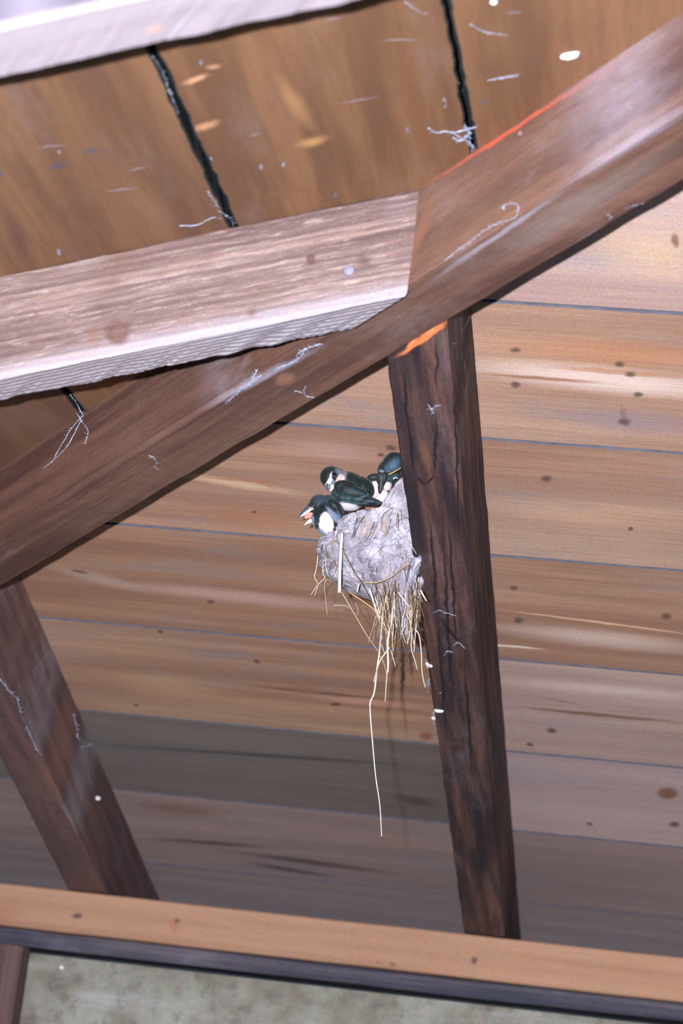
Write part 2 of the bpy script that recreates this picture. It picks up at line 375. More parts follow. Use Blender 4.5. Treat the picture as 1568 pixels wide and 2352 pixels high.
hip = beam('hip_rafter', hipc(yA), hipc(yB), MH, frH, segs=420, wob=0.0010, wobsc=22, bev=0.004)
thing(hip, 'big diagonal brown roof beam crossing the photo from lower left to upper right', 'beam')

# ---- jack rafters of the left slope (pale, close to the viewer)
def jack(name, y0, y1, mat, label, depth=0.089, xl=-1.72, seed=0.0, rag=0.0008, fr=None):
    def cs(xf):
        out = []
        for y, d in ((y0, depth), (y1, depth), (y1, 0.0), (y0, 0.0)):
            x = xf(y); p = Vector((x, y, (CN1 + SP * x) / CP)); q = p - N1 * d
            if xf is not left: # keep the cut in the hip's vertical side
                q = q + (Vector((1, 0, SP / CP)) * (HN - (q.x + q.y)))
            out.append(q)
        return out
    left = lambda y: xl
    right = lambda y: HN - y
    def cs_l():
        return [Vector((xl, y, (CN1 + SP * xl) / CP)) - N1 * d for y, d in ((y0, depth), (y1, depth), (y1, 0.0), (y0, 0.0))]
    A, B = cs_l(), cs(right)
    def edge(i, t):
        x = t * 1.5 + seed
        if i == 1: return -N1 * (0.0022 * noise.noise(Vector((x * 50, 1, 0))) + rag * noise.noise(Vector((x * 240, 2, 0)))) + Vector((0, 1, 0)) * (0.003 * noise.noise(Vector((x * 12, 5, 0))) + rag * noise.noise(Vector((x * 200, 8, 0))))
        return Vector()
    o = beam(name, A, B, mat, fr, segs=520, wob=0.0007, wobsc=30, bev=0.0022, edge=edge, div=4, seed=seed)
    return tag(o, label, 'rafter', 'pale jack rafters under the left roof slope')
R1D = Vector((CP, 0, SP))
YM0, YM1 = 1.6937, 1.742
frM = frame_of(Vector((-0.45, YM0, (CN1 - SP * .45) / CP)), R1D, Vector((0, 1, 0)), N1)
m = wood('pale_sawn_rafter', frM, (144, 120, 116), (100, 80, 80), (170, 148, 148), along=1.6, across=110, wave=(0.4, 95, 1.6, 1.2), fine=0.45, broad=0.5, off=2, dirt=((150, 120, 126), 0.3))
PM = Vector((0, YM0, 0)); NY = Vector((0, 1, 0))
bk = m.noise((40, 420, 420), 3, .7, 4); m.over(m.ma('MULTIPLY', m.rng(bk, .5, .36), .4), lin((92, 72, 72))); m.over(m.ma('MULTIPLY', m.rng(bk, .54, .68), .4), lin((184, 166, 162)))
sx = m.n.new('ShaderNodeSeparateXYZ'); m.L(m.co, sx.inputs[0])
m.over(m.ma('MULTIPLY', m.rng(sx.outputs[2], -.070, -.0895), .7), lin((184, 174, 188)))  # underside painted paler, making up for the weak flash light there
def mm(A, B, wd, col, st=1.0, soft=0.6): m.mark(A, B, wd, tuple(v * .66 for v in col), PM, NY, st, soft)
mm((228, 690), (300, 500), 120, (168, 130, 118), 0.65, .9); mm((120, 600), (260, 560), 80, (238, 216, 214), 0.5, .9); mm((60, 720), (230, 660), 70, (214, 176, 170), 0.4, .9)
mm((250, 790), (290, 735), 62, (150, 108, 96), 0.9, .5); mm((262, 780), (282, 745), 34, (168, 126, 124), 0.9, .5); mm((290, 600), (520, 560), 120, (176, 140, 136), 0.5, 1)
mm((200, 780), (235, 770), 46, (190, 140, 120), 0.6, .9)
mm((700, 597), (724, 597), 26, (142, 104, 108), 0.95, .35); mm((820, 610), (850, 590), 50, (140, 116, 110), 0.75, .8)
mm((565, 722), (590, 708), 26, (160, 124, 120), 0.7, .8); mm((842, 498), (856, 508), 18, (140, 112, 110), 0.7, .7); mm((880, 500), (940, 460), 60, (176, 150, 162), 0.6, .9)
mm((75, 718), (90, 722), 16, (150, 116, 116), 0.6, .8); mm((500, 760), (840, 700), 26, (240, 226, 252), 0.5, .9); mm((0, 878), (850, 696), 7, (290, 280, 300), 0.5, .8)
MM = m.finish(bump=0.45, dist=0.0016, speck=0.2, sscale=900)
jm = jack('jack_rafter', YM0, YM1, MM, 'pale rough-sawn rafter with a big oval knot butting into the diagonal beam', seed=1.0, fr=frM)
# nail head in the rafter's end
bm = bmesh.new(); c = on(801, 621, PM - NY * 0.0012, NY)
bmesh.ops.create_cone(bm, cap_ends=True, segments=20, radius1=0.0046, radius2=0.0040, depth=0.002)
bmesh.ops.bevel(bm, geom=list(bm.edges), offset=0.0004, segments=1, affect='EDGES')
bmesh.ops.transform(bm, matrix=Matrix.Translation(c) @ Matrix.Rotation(math.pi / 2, 4, 'X'), verts=bm.verts)
s = Mat('nail_steel'); s.c = s.mix(s.noise((400, 400, 400)), lin((120, 118, 138)), lin((160, 156, 178))); s.b.inputs['Metallic'].default_value = 0.3; MN = s.finish(speck=0)
nl = from_bm('nail', bm, MN, jm); nl['label'] = 'round grey nail head'

YT0, YT1 = 1.158, 1.214
frT = frame_of(Vector((-0.35, YT0, (CN1 - SP * .35) / CP)), R1D, Vector((0, 1, 0)), N1)
m = wood('pale_planed_rafter', frT, (166, 156, 170), (150, 138, 148), (180, 172, 184), along=2.2, across=34, fine=0.2, broad=0.6, off=7, dirt=((150, 140, 148), 0.3))
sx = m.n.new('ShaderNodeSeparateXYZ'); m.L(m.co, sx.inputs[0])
m.over(m.rng(sx.outputs[2], -.088, -.082), m.mix(m.noise((3, 9, 9), 4), lin((74, 73, 88)), lin((92, 88, 100))))  # side face painted far darker than the underside, to offset the flash
PT = Vector((0, YT1 - .02, 0)); PTU = P1 - N1 * 0.089
m.mark((330, 70), (380, 66), 20, (190, 150, 140), PTU, N1, 0.7, .9); m.mark((0, 60), (150, 20), 60, (160, 150, 176), PTU, N1, 0.3, 1)
MT = m.finish(bump=0.15, dist=0.001, speck=0.12, sscale=1200)
jt = jack('jack_rafter', YT0, YT1, MT, 'blurred near-white rafter in the upper left corner, closest to the viewer', seed=4.0, rag=0.0005, fr=frT)

# ---- rafters of the back slope (dark, behind the hip)
def back_rafter(x0, x1, mat, fr, label, seed):
    t = HS
    def P(x, y, d):
        # point on the plane d below the boards
        return Vector((x, y, (CB - d - SP * y) / CP))
    A = []; B = []
    zs = 0.2447
    yb = (CB - DEP2 - CP * zs) / SP; yt = (CB - CP * zs) / SP
    for x, d in ((x0, DEP2), (x1, DEP2), (x1, 0.0), (x0, 0.0)):
        A.append(P(x, HS - x, d)); B.append(P(x, yb if d else yt, d))
    def edge(i, t):
        if i == 0: return Vector((0.0007 * noise.noise(Vector((t * 60, seed, 0))), 0, 0.0006 * noise.noise(Vector((t * 220, seed, 5)))))
        return Vector()
    o = beam('rafter', A, B, mat, fr, segs=220, wob=0.0009, wobsc=20, bev=0.0028, edge=edge, seed=seed)
    return tag(o, label, 'rafter', 'dark rafters of the back roof slope')
xP0, xP1 = -0.2840, -0.2290
R2D = Vector((0, CP, -SP))
def rwood(name, fr, off, wave=(0.5, 26, 6, 0.7)):
    return wood(name, fr, (106, 74, 68), (46, 36, 44), (126, 94, 84), along=4, across=60, wave=wave, fine=0.45, broad=0.45, off=off, dirt=((150, 138, 146), 0.28))
frP = frame_of(Vector((xP0, 2.1, (CB - DEP2 - SP * 2.1) / CP)), R2D, Vector((-1, 0, 0)), N2)
m = rwood('nest_rafter_wood', frP, 15)
PU = N2 * (CB - DEP2)
def pm(A, B, wd, col, st=1.0, soft=0.6): m.mark(A, B, wd, col, PU, N2, st, soft)
pm((905, 822), (1035, 738), 15, (222, 128, 82), 0.95, .5)
for A, B, wd in (((928, 860), (936, 985), 8), ((1018, 1240), (1040, 1640), 9), ((1005, 1420), (1025, 1700), 7), ((1065, 1500), (1085, 1800), 7), ((935, 960), (950, 1090), 9), ((1000, 790), (1002, 900), 6), ((1003, 960), (998, 1090), 8), ((952, 1092), (975, 1115), 7), ((975, 1115), (998, 1092), 7), ((1040, 850), (1055, 1250), 6),
                 ((985, 1180), (1005, 1420), 8), ((1030, 1200), (1050, 1500), 7), ((1010, 1420), (1060, 1480), 9)):
    pm(A, B, wd, (30, 22, 32), 0.85, .55)
pm((960, 1000), (985, 1080), 22, (130, 92, 76), 0.6, .9)
pm((1040, 760), (1165, 2150), 4, (160, 156, 170), 0.35, .9)
MR = m.finish(bump=0.5, dist=0.0022, speck=0.26, sscale=850)
raf = back_rafter(xP0, xP1, MR, frP, 'dark brown rafter that the mud nest is stuck to, right of centre', 1.0)
frL = frame_of(Vector((-.84, 2.7, (CB - DEP2 - SP * 2.7) / CP)), R2D, Vector((-1, 0, 0)), N2)
m = rwood('left_rafter_wood', frL, 31, (0.3, 20, 4, .8)); m.over(.35, lin((138, 108, 108)))
for A, B in (((20, 1560), (60, 1640)), ((40, 1610), (95, 1735)), ((75, 1680), (100, 1740)), ((130, 1830), (200, 1940)), ((0, 1480), (20, 1580))):
    m.mark(A, B, 14, (150, 142, 150), PU, N2, 0.55, .9)
m.mark((80, 1760), (150, 1830), 50, (140, 104, 92), PU, N2, .6, .9)
ML = m.finish(bump=0.5, dist=0.002, speck=0.26, sscale=700)
rl = back_rafter(-0.838, -0.791 + .008, ML, frL, 'reddish brown slanting rafter at the left edge, below the diagonal beam', 5.0)

# ---- wall plate, the lower sill under it, the corner post
YPL = 3.10
frW = frame_of(Vector((-0.5, YPL, 0.2)), Vector((1, 0, 0)), Vector((0, 1, 0)), Vector((0, 0, 1)))
m = wood('clean_orange_plate', frW, (180, 138, 114), (162, 120, 98), (190, 148, 126), along=1.2, across=40, fine=0.2, broad=0.4, off=41, dirt=((186, 140, 124), 0.3))
PW = Vector((0, YPL, 0))
def pw(A, B, wd, col, st=1.0, soft=0.6): m.mark(A, B, wd, col, PW, NY, st, soft)
pw((165, 2103), (190, 2104), 16, (96, 76, 84), .9, .6); pw((395, 2110), (405, 2145), 22, (172, 104, 74), .6, .9); pw((404, 2108), (410, 2122), 14, (110, 74, 64), .8, .7)
pw((1080, 2206), (1096, 2207), 15, (92, 72, 76), .9, .6); pw((955, 2168), (953, 2195), 8, (160, 124, 112), .6, .8); pw((893, 2218), (912, 2216), 14, (124, 88, 76), .7, .8); pw((860, 2210), (872, 2214), 12, (150, 104, 84), .6, .8)
pw((-60, 2120), (60, 2085), 60, (160, 96, 80), .4, 1)
MW = m.finish(bump=0.15, dist=0.001, speck=0.16, sscale=600)
x0, x1 = -1.66, 1.9
def ends(xx, lo, hi, ya, yb_, dz=0): return [Vector((xx, ya, lo)), Vector((xx, yb_, lo)), Vector((xx, yb_, hi)), Vector((xx, ya, hi))]
pl = beam('wall_plate', ends(x0, 0.1856, 0.243, YPL, YPL + .16), ends(x1, 0.1856, 0.243, YPL, YPL + .16), MW, frW, segs=160, wob=0.0008, wobsc=8, bev=0.002)
tag(pl, 'clean orange-brown horizontal beam carrying the rafter feet, across the bottom', 'beam')
m = wood('dark_sill', frW, (104, 94, 104), (58, 60, 76), (122, 120, 138), along=2, across=60, fine=0.4, broad=0.5, off=52, dirt=((136, 138, 156), 0.4))
MS = m.finish(bump=0.4, dist=0.002, speck=0.22, sscale=600)
sl = beam('sill_board', ends(x0, 0.1625, 0.1852, YPL + .035, YPL + .15), ends(x1, 0.1625, 0.1852, YPL + .035, YPL + .15), MS, frW, segs=160, wob=0.0012, wobsc=12, bev=0.002)
tag(sl, 'dark dirty board under the orange-brown bottom beam', 'board')
PX = at_y(52, 2200, 3.115)
frC = frame_of(Vector((PX.x - .03, 3.11, -.4)), Vector((0, 0, 1)), Vector((1, 0, 0)), Vector((0, 1, 0)))
m = wood('corner_post_wood', frC, (118, 90, 86), (84, 66, 70), (130, 104, 98), along=3, across=50, fine=.3, broad=.5, off=61)
m.mark((40, 2290), (46, 2360), 14, (40, 56, 74), Vector((0, 3.1, 0)), NY, .85, .8)
MC = m.finish(bump=.3, dist=.002, speck=.22, sscale=600)
def vends(zz, xa, xb, ya, yb_): return [Vector((xa, ya, zz)), Vector((xb, ya, zz)), Vector((xb, yb_, zz)), Vector((xa, yb_, zz))]
cp = beam('wall_post', vends(-LIFT, PX.x - .075, PX.x, 3.11, 3.152), vends(0.1608, PX.x - .075, PX.x, 3.11, 3.152), MC, frC, segs=90, wob=0.0012, wobsc=9, bev=0.003)
tag(cp, 'reddish post against the plastered wall in the lower left corner', 'post')

# ================================================================== NEST
YC = 2.195; MMPX = YC / ray(850, 1300).y / FPX            # metres per photo pixel at the nest
XW = xP0
zL = at_y(735, 1242, YC).z; zTop = at_y(925, 1112, YC).z
xL = at_y(734, 1250, YC).x; AW = XW - xL; BD = 0.066
RIM = [(0, 0), (.1, .1), (.25, .25), (.4, .30), (.55, .32), (.63, .35), (.69, .50), (.76, .70), (.86, .86), (1.0, 1.0)]
prof = [(0, 1.0), (18, 1.012), (35, 1.0), (60, .97), (85, .90), (104, .79), (118, .64), (132, .42), (150, .29), (170, .23), (195, .14), (214, .04)]
def rad(d):
    for (a, ra), (b, rb) in zip(prof, prof[1:]):
        if d <= b: return ra + (rb - ra) * (d - a) / (b - a)
    return 0.05
zBot = zL - 214 * MMPX
def under_y(z): return (CB - DEP2 - CP * z) / SP
def nest_pt(u, th, inner=None):
    """u 0 rim .. 1 foot, th angle round the cup, 0 = right front, pi = right back through the left"""
    c, s_ = math.cos(th), math.sin(th)                    # th: -90 front .. 180 left .. 90 back
    dirx, diry = c, s_
    side = max(0.0, -dirx)
    tt = 1 - side; zr = zL                                # rim climbs towards the rafter
    for (ta, fa), (tb, fb) in zip(RIM, RIM[1:]):
        if ta <= tt <= tb: zr = zL + (zTop - zL) * (fa + (fb - fa) * (tt - ta) / (tb - ta))
    d = u * 214
    r = rad(d)
    z = zr + (zBot - zr) * u
    ax = AW if dirx < 0 else 0.010 + 0.004 * (u > .3)
    x = XW + dirx * ax * r; y = YC + diry * BD * (0.35 + 0.65 * r if u > .3 else r) * (1 if diry < 0 else .9)
    y -= 0.012 * u                                        # foot leans out on the rafter
    return Vector((x, y, z))
bm = bmesh.new(); NU, NT = 200, 300; grid = []
ctr0 = Vector((XW - AW * .45, YC, zL - .05))
for i in range(NU + 1):
    u = i / NU; row = []
    for j in range(NT):
        th = 2 * math.pi * j / NT
        p = nest_pt(u, th)
        n = (p - Vector((XW - AW * .4 * rad(u * 214), YC, p.z - 0.01))); n.normalize()
        vor = noise.voronoi(p * 62)[0]; pel = max(0, 0.55 - vor[0]) * 0.0125
        cr = min(1, (vor[1] - vor[0]) * 6) * 0.0018
        q = p + n * (pel + cr - .004 + 0.0045 * noise.noise(p * 38) + 0.0016 * noise.noise(p * 170) + 0.0012 * noise.noise(p * 420) + 0.0008 * noise.noise(p * 900))
        if u > .5: q += n * 0.006 * noise.noise(Vector((q.x * 120, q.y * 120, q.z * 25)))
        if q.x > XW - .0008:
            yu = under_y(q.z)
            if q.y > yu - .0008:
                if (q.x - XW) < (q.y - yu) or u < .34: q.x = XW - .0008
                else: q.y = yu - .0008
        row.append(bm.verts.new(q))
    grid.append(row)
for a, b in zip(grid, grid[1:]):
    for j in range(NT): bm.faces.new((a[j], a[(j + 1) % NT], b[(j + 1) % NT], b[j]))
bm.faces.new(grid[-1])
prev = grid[0]; rc = Vector((XW - AW * .46, YC, 0))
for k, (sc_, dz) in enumerate(((0.93, .002), (0.86, -.004), (.78, -.018), (.6, -.032), (.3, -.038))):   # the hollow
    row = []
    for j in range(NT):
        p = grid[0][j].co; q = Vector((rc.x + (p.x - rc.x) * sc_, rc.y + (p.y - rc.y) * sc_, p.z + dz + (zL - p.z) * (k / 5) + .0015 * noise.noise(p * 150 + Vector((k, 0, 0)))))
        row.append(bm.verts.new(q))
    for j in range(NT): bm.faces.new((prev[j], row[j], row[(j + 1) % NT], prev[(j + 1) % NT]))
    prev = row
bm.faces.new(prev)
frN = Matrix.Translation(Vector((XW - AW * .4, YC, zL - .03)))
s = Mat('dried_mud', frN)
n1 = s.noise((28, 28, 28), 6, 0.65); n2 = s.noise((140, 140, 60), 4, 0.6, 4); n3 = s.noise((420, 420, 90), 3, 0.6, 7)
s.c = s.mix(s.rng(n1, .35, .68), lin((150, 142, 158)), lin((202, 196, 214)))
s.over(s.ma('MULTIPLY', s.rng(n2, .5, .32), .55), lin((108, 100, 112)))
s.over(s.ma('MULTIPLY', s.rng(n3, .56, .7), .35), lin((214, 200, 190)))
n4 = s.noise((900, 900, 500), 3, 0.7, 2); s.over(s.ma('MULTIPLY', s.rng(n4, .48, .34), .5), lin((104, 96, 104)))
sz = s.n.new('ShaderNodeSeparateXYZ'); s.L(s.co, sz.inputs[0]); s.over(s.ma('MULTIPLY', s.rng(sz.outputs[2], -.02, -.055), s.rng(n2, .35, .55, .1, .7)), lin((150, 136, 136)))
vt = s.n.new('ShaderNodeTexVoronoi'); vt.feature = 'DISTANCE_TO_EDGE'; vt.inputs['Scale'].default_value = 60
pj = s.ragged(.009, (70, 70, 60)); s.L(pj, vt.inputs['Vector'])
s.over(s.ma('MULTIPLY', s.ma('MULTIPLY', s.rng(vt.outputs['Distance'], .035, .0), s.rng(n1, .42, .6)), .6), lin((84, 76, 84)))
s.h = s.ma('ADD', s.ma('ADD', n4, n3), s.ma('MULTIPLY', s.rng(vt.outputs['Distance'], 0, .05), .6)); s.b.inputs['Roughness'].default_value = .95
MUD = s.finish(.7, .0012, .1, 1500)
nest = bpy.data.objects.new('swallow_nest', None); COL.objects.link(nest); nest.matrix_world = frN
tag(nest, 'grey mud and straw bird nest stuck to the side of the dark rafter', 'nest')
bpy.context.view_layer.update()
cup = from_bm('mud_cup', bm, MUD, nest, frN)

# straws
def strawmat(name, c1, c2):
    s = Mat(name); s.c = s.mix(s.noise((90, 90, 90), 3), lin(c1), lin(c2)); s.b.inputs['Roughness'].default_value = .6; return s.finish(speck=.1)
ST = [strawmat('pale_straw', (222, 208, 196), (196, 176, 160)), strawmat('golden_straw', (206, 172, 116), (182, 148, 98)), strawmat('brown_straw', (164, 132, 108), (124, 100, 86)), strawmat('white_straw', (240, 230, 232), (222, 208, 206)), strawmat('dark_stem', (104, 88, 88), (70, 58, 62))]
def catmull(P, n=6):
    if len(P) == 2: return [P[0].lerp(P[1], k / n) for k in range(n + 1)]
    Q = [2 * P[0] - P[1]] + P + [2 * P[-1] - P[-2]]; out = []
    for i in range(1, len(Q) - 2):
        a, b, c, d = Q[i - 1:i + 3]
        for k in range(n):
            t = k / n; out.append(.5 * ((2 * b) + (c - a) * t + (2 * a - 5 * b + 4 * c - d) * t * t + (3 * b - a - 3 * c + d) * t ** 3))
    return out + [P[-1]]
def tube_into(bm, pts, r0, r1, sides=6, flat=1.0, jit=0.0):
    rings = []; n = len(pts)
    for k, p in enumerate(pts):
        d = (pts[min(k + 1, n - 1)] - pts[max(k - 1, 0)])
        if d.length < 1e-9: d = Vector((0, 0, -1))
        d.normalize(); a = d.cross(Vector((0, 1, 0.01))).normalized(); b = d.cross(a).normalized()
        r = r0 + (r1 - r0) * k / (n - 1); r *= 1 + jit * noise.noise(p * 300)
        rings.append([bm.verts.new(p + a * r * math.cos(6.2832 * i / sides) + b * r * flat * math.sin(6.2832 * i / sides)) for i in range(sides)])
    for A_, B_ in zip(rings, rings[1:]):
        for i in range(sides): bm.faces.new((A_[i], A_[(i + 1) % sides], B_[(i + 1) % sides], B_[i]))
    bm.faces.new(rings[0]); bm.faces.new(rings[-1][::-1])
bpy.context.view_layer.update()
dg = bpy.context.evaluated_depsgraph_get()
from mathutils.bvhtree import BVHTree
def bvh_of(o):
    me = o.data; return BVHTree.FromPolygons([o.matrix_world @ v.co for v in me.vertices], [list(p.vertices) for p in me.polygons])
NB_T = bvh_of(cup)
def nest_hit(px, py):
    d = ray(px, py).normalized(); h = NB_T.ray_cast(Vector((0, 0, 0)), d)
    return h[0] - d * .0009 if h[0] else None
def straw(path, wpx, mi, y=None, y2=None, flat=.5, taper=.6):
    P = []
    for k, (px, py) in enumerate(path):
        t = k / (len(path) - 1)
        if y is None:
            h = nest_hit(px, py); P.append(h if h else None)
        else: P.append(at_y(px, py, y + ((y2 if y2 is not None else y) - y) * t))
    good = [q for q in P if q]
    if not good: return
    last = good[0].y
    for k, q in enumerate(P):
        if q is None: P[k] = at_y(path[k][0], path[k][1], last - .001)
        else: last = q.y
    # straws are stiff: never let one step back behind the line of its own start
    bm = bmesh.new(); tube_into(bm, catmull(P), wpx / 2 * MMPX, wpx / 2 * MMPX * taper, 6, flat, .15)
    o = from_bm('straw', bm, ST[mi], nest)
    return o
yf = YC - .058
straw([(785, 1224), (781, 1290), (779, 1361)], 7.5, 3, YC - .066, YC - .070, .4, 1)
straw([(757, 1230), (733, 1251)], 4, 1, YC - .03, YC - .02); straw([(775, 1236), (747, 1262)], 3.2, 1, YC - .05, YC - .035)
straw([(785, 1260), (809, 1308), (831, 1342), (846, 1372)], 3, 2, YC - .068, YC - .072)
straw([(836, 1338), (864, 1338), (896, 1326), (920, 1308), (940, 1296)], 2.4, 1, YC - .070, YC - .07)
straw([(848, 1352), (864, 1402), (874, 1430), (872, 1487), (866, 1533), (859, 1590), (850, 1613), (850, 1640), (854, 1690), (862, 1780), (872, 1850), (876, 1921)], 4.6, 3, YC - .05, YC - .03, .6, .4)
straw([(906, 1370), (898, 1430), (890, 1473), (891, 1521), (890, 1544)], 5, 3, YC - .055, YC - .05, .6, .8)
straw([(889, 1540), (886, 1580), (884, 1612)], 2.4, 0, YC - .05); straw([(894, 1487), (871, 1521), (858, 1567)], 3.4, 0, YC - .052)
straw([(783, 1358), (818, 1418), (841, 1457), (868, 1496)], 1.6, 0, YC - .05); straw([(799, 1358), (855, 1397), (871, 1425), (889, 1457)], 2.6, 1, YC - .058)
straw([(947, 1366), (944, 1430), (935, 1480)], 4.5, 1, YC - .055); straw([(950, 1441), (962, 1459), (967, 1498), (969, 1544), (976, 1579)], 3, 0, YC - .055)
straw([(946, 1441), (944, 1487), (952, 1515), (958, 1538)], 2.4, 0, YC - .05); straw([(958, 1400), (954, 1452), (950, 1497)], 2.6, 0, YC - .055)
straw([(882, 1360), (893, 1407), (892, 1445)], 3, 1, YC - .058); straw([(861, 1370), (875, 1418), (894, 1460)], 2.6, 0, YC - .056); straw([(900, 1450), (902, 1495)], 2.4, 1, YC - .05)
straw([(897, 1493), (908, 1531)], 2, 0, YC - .045); straw([(914, 1360), (940, 1394)], 3.4, 3, YC - .062); straw([(932, 1410), (945, 1431)], 3, 0, YC - .06)
straw([(730, 1276), (726, 1306), (722, 1325), (730, 1340)], 2, 3, YC - .01); straw([(744, 1274), (741, 1315), (745, 1327), (728, 1345), (714, 1366)], 2.4, 0, YC - .02)
straw([(747, 1283), (748, 1300), (753, 1319)], 2, 3, YC - .03); straw([(924, 1231), (942, 1250), (956, 1272)], 2.2, 0, YC - .07)
straw([(878, 1220), (894, 1231)], 3, 1); straw([(824, 1340), (820, 1359)], 4.5, 3, YC - .06); straw([(965, 1355), (972, 1368), (979, 1380)], 4, 3, YC - .075)
straw([(815, 1383), (822, 1400), (820, 1414)], 1.5, 1, YC - .04); straw([(750, 1330), (745, 1345), (751, 1412)], 1.2, 0, YC - .02)
straw([(925, 1428), (924, 1452), (931, 1477)], 2, 0, YC - .05); straw([(730, 1345), (722, 1368)], 1.6, 0, YC - .02); straw([(918, 1458), (926, 1445), (936, 1432)], 1.4, 0, YC - .055)
straw([(868, 1500), (880, 1520), (888, 1550)], 1.8, 1, YC - .045); straw([(876, 1480), (884, 1505)], 1.8, 0, YC - .045); straw([(766, 1390), (790, 1391), (803, 1396)], 1.4, 0, YC - .03)
straw([(892, 1090), (906, 1083), (921, 1074)], 3.4, 1, YC - .04); straw([(903, 1100), (908, 1097), (914, 1099)], 3, 3, YC - .04)
straw([(880, 1182), (877, 1200), (875, 1219)], 2, 4); straw([(902, 1166), (890, 1174), (880, 1181)], 2, 4); straw([(911, 1170), (911, 1205), (914, 1245)], 2, 4)
R = random.Random(3)
for k in range(16):                                       # pale stems pressed into the mud under the rim
    x = R.uniform(800, 925); y = 1185 + (925 - x) * .22 - 20 + R.uniform(0, 26); L = R.uniform(22, 52); a = R.uniform(.15, .55) if x < 880 else R.uniform(-.1, .3)
    straw([(x, y), (x - math.sin(a) * L * .5 + R.uniform(-2, 2), y + L * .5), (x - math.sin(a) * L, y + L)], R.uniform(1.5, 2.8), R.choice([0, 0, 1, 4]))
for k in range(14):                                       # dark and pale stems in the lower face
    x = R.uniform(865, 955); y = R.uniform(1270, 1350); L = R.uniform(35, 70); a = R.uniform(-.25, .2)
    straw([(x, y), (x + math.sin(a) * L * .5, y + L * .5), (x + math.sin(a) * L, y + L)], R.uniform(1.4, 2.6), R.choice([4, 4, 2, 0]))
for k in range(16):                                       # the hanging tuft
    x = R.uniform(862, 962); y = R.uniform(1345, 1385); L = R.uniform(50, 115); a = R.uniform(-.16, .12) + (900 - x) * -.0006
    straw([(x, y), (x + math.sin(a) * L * .5 + R.uniform(-4, 4), y + L * .5), (x + math.sin(a) * L + R.uniform(-3, 3), y + L)], R.uniform(1.6, 3.2), R.choice([0, 0, 2, 1, 4, 2]), YC - .06 + R.uniform(0, .03))

# the uncountable fine fibres of the tuft and the rim
bm = bmesh.new(); R = random.Random(11)
for k in range(150):
    t = R.random(); x = R.uniform(858, 966) if t < .75 else R.uniform(745, 800)
    if t < .75:
        y = R.uniform(1325, 1420); L = R.uniform(25, 90) * (1.15 if 865 < x < 915 else .85); a = R.uniform(-.22, .22) + (905 - x) * -.001; yy = YC - R.uniform(.03, .068)
    else:
        y = R.uniform(1250, 1335); x = 742 + (y - 1250) * .45 + R.uniform(-6, 14); L = R.uniform(12, 34); a = R.uniform(-.6, .3); yy = YC - R.uniform(.005, .05)
    n0 = len(bm.faces)
    P = [at_y(x, y, yy), at_y(x + math.sin(a) * L * .5 + R.uniform(-5, 5), y + L * .5, yy), at_y(x + math.sin(a) * L + R.uniform(-6, 6), y + L, yy)]
    tube_into(bm, catmull(P, 5), R.uniform(.35, 1.0) * MMPX, .3 * MMPX, 4, .6)
    bm.faces.ensure_lookup_table(); mi = R.choice([0, 0, 2, 2, 1, 4, 4])
    for f in bm.faces[n0:]: f.material_index = mi
ft = from_bm('straw_fibres', bm, ST, nest); ft['kind'] = 'stuff'

# ================================================================== BIRDS
CR = Vector((AX.x, AY.x, AZ.x)); CU = -Vector((AX.y, AY.y, AZ.y))      # photo right / photo up in the world
def blob(bm, px, py, y, r1, r2, r3, deg=0):
    """ellipsoid: r1 along the direction deg (photo, counterclockwise), r2 across it, r3 in depth; photo pixels at the nest"""
    c = at_y(px, py, y); a = math.radians(deg)
    e1 = CR * math.cos(a) + CU * math.sin(a); e2 = CR * -math.sin(a) + CU * math.cos(a); e3 = e1.cross(e2)
    r = bmesh.ops.create_icosphere(bm, subdivisions=4, radius=1)
    for v in r['verts']:
        q = v.co; v.co = c + (e1 * q.x * r1 + e2 * q.y * r2 + e3 * q.z * r3) * MMPX
def loc2(p, c0, y0):
    d = (p - at_y(c0[0], c0[1], y0)) / MMPX
    return c0[0] + d.dot(CR), c0[1] - d.dot(CU)
s = Mat('plumage'); a = s.n.new('ShaderNodeAttribute'); a.attribute_name = 'plume'
fth = s.noise((500, 500, 500), 4, .6); s.c = s.mix(s.ma('MULTIPLY', s.rng(fth, .5, .7), .22), a.outputs['Color'], s.mix(.35, a.outputs['Color'], (.16, .22, .30, 1)))
s.h = fth; s.b.inputs['Roughness'].default_value = .5; s.b.inputs['Sheen Weight'].default_value = .15
MPL = s.finish(.5, .0008, .15, 1600)
DARK = (17, 29, 31); SHEEN = (48, 62, 74); WHITE = (232, 216, 222); RUF = (206, 168, 158); GREY = (112, 124, 148)  # SHEEN: bluish gloss painted into the plumage colour
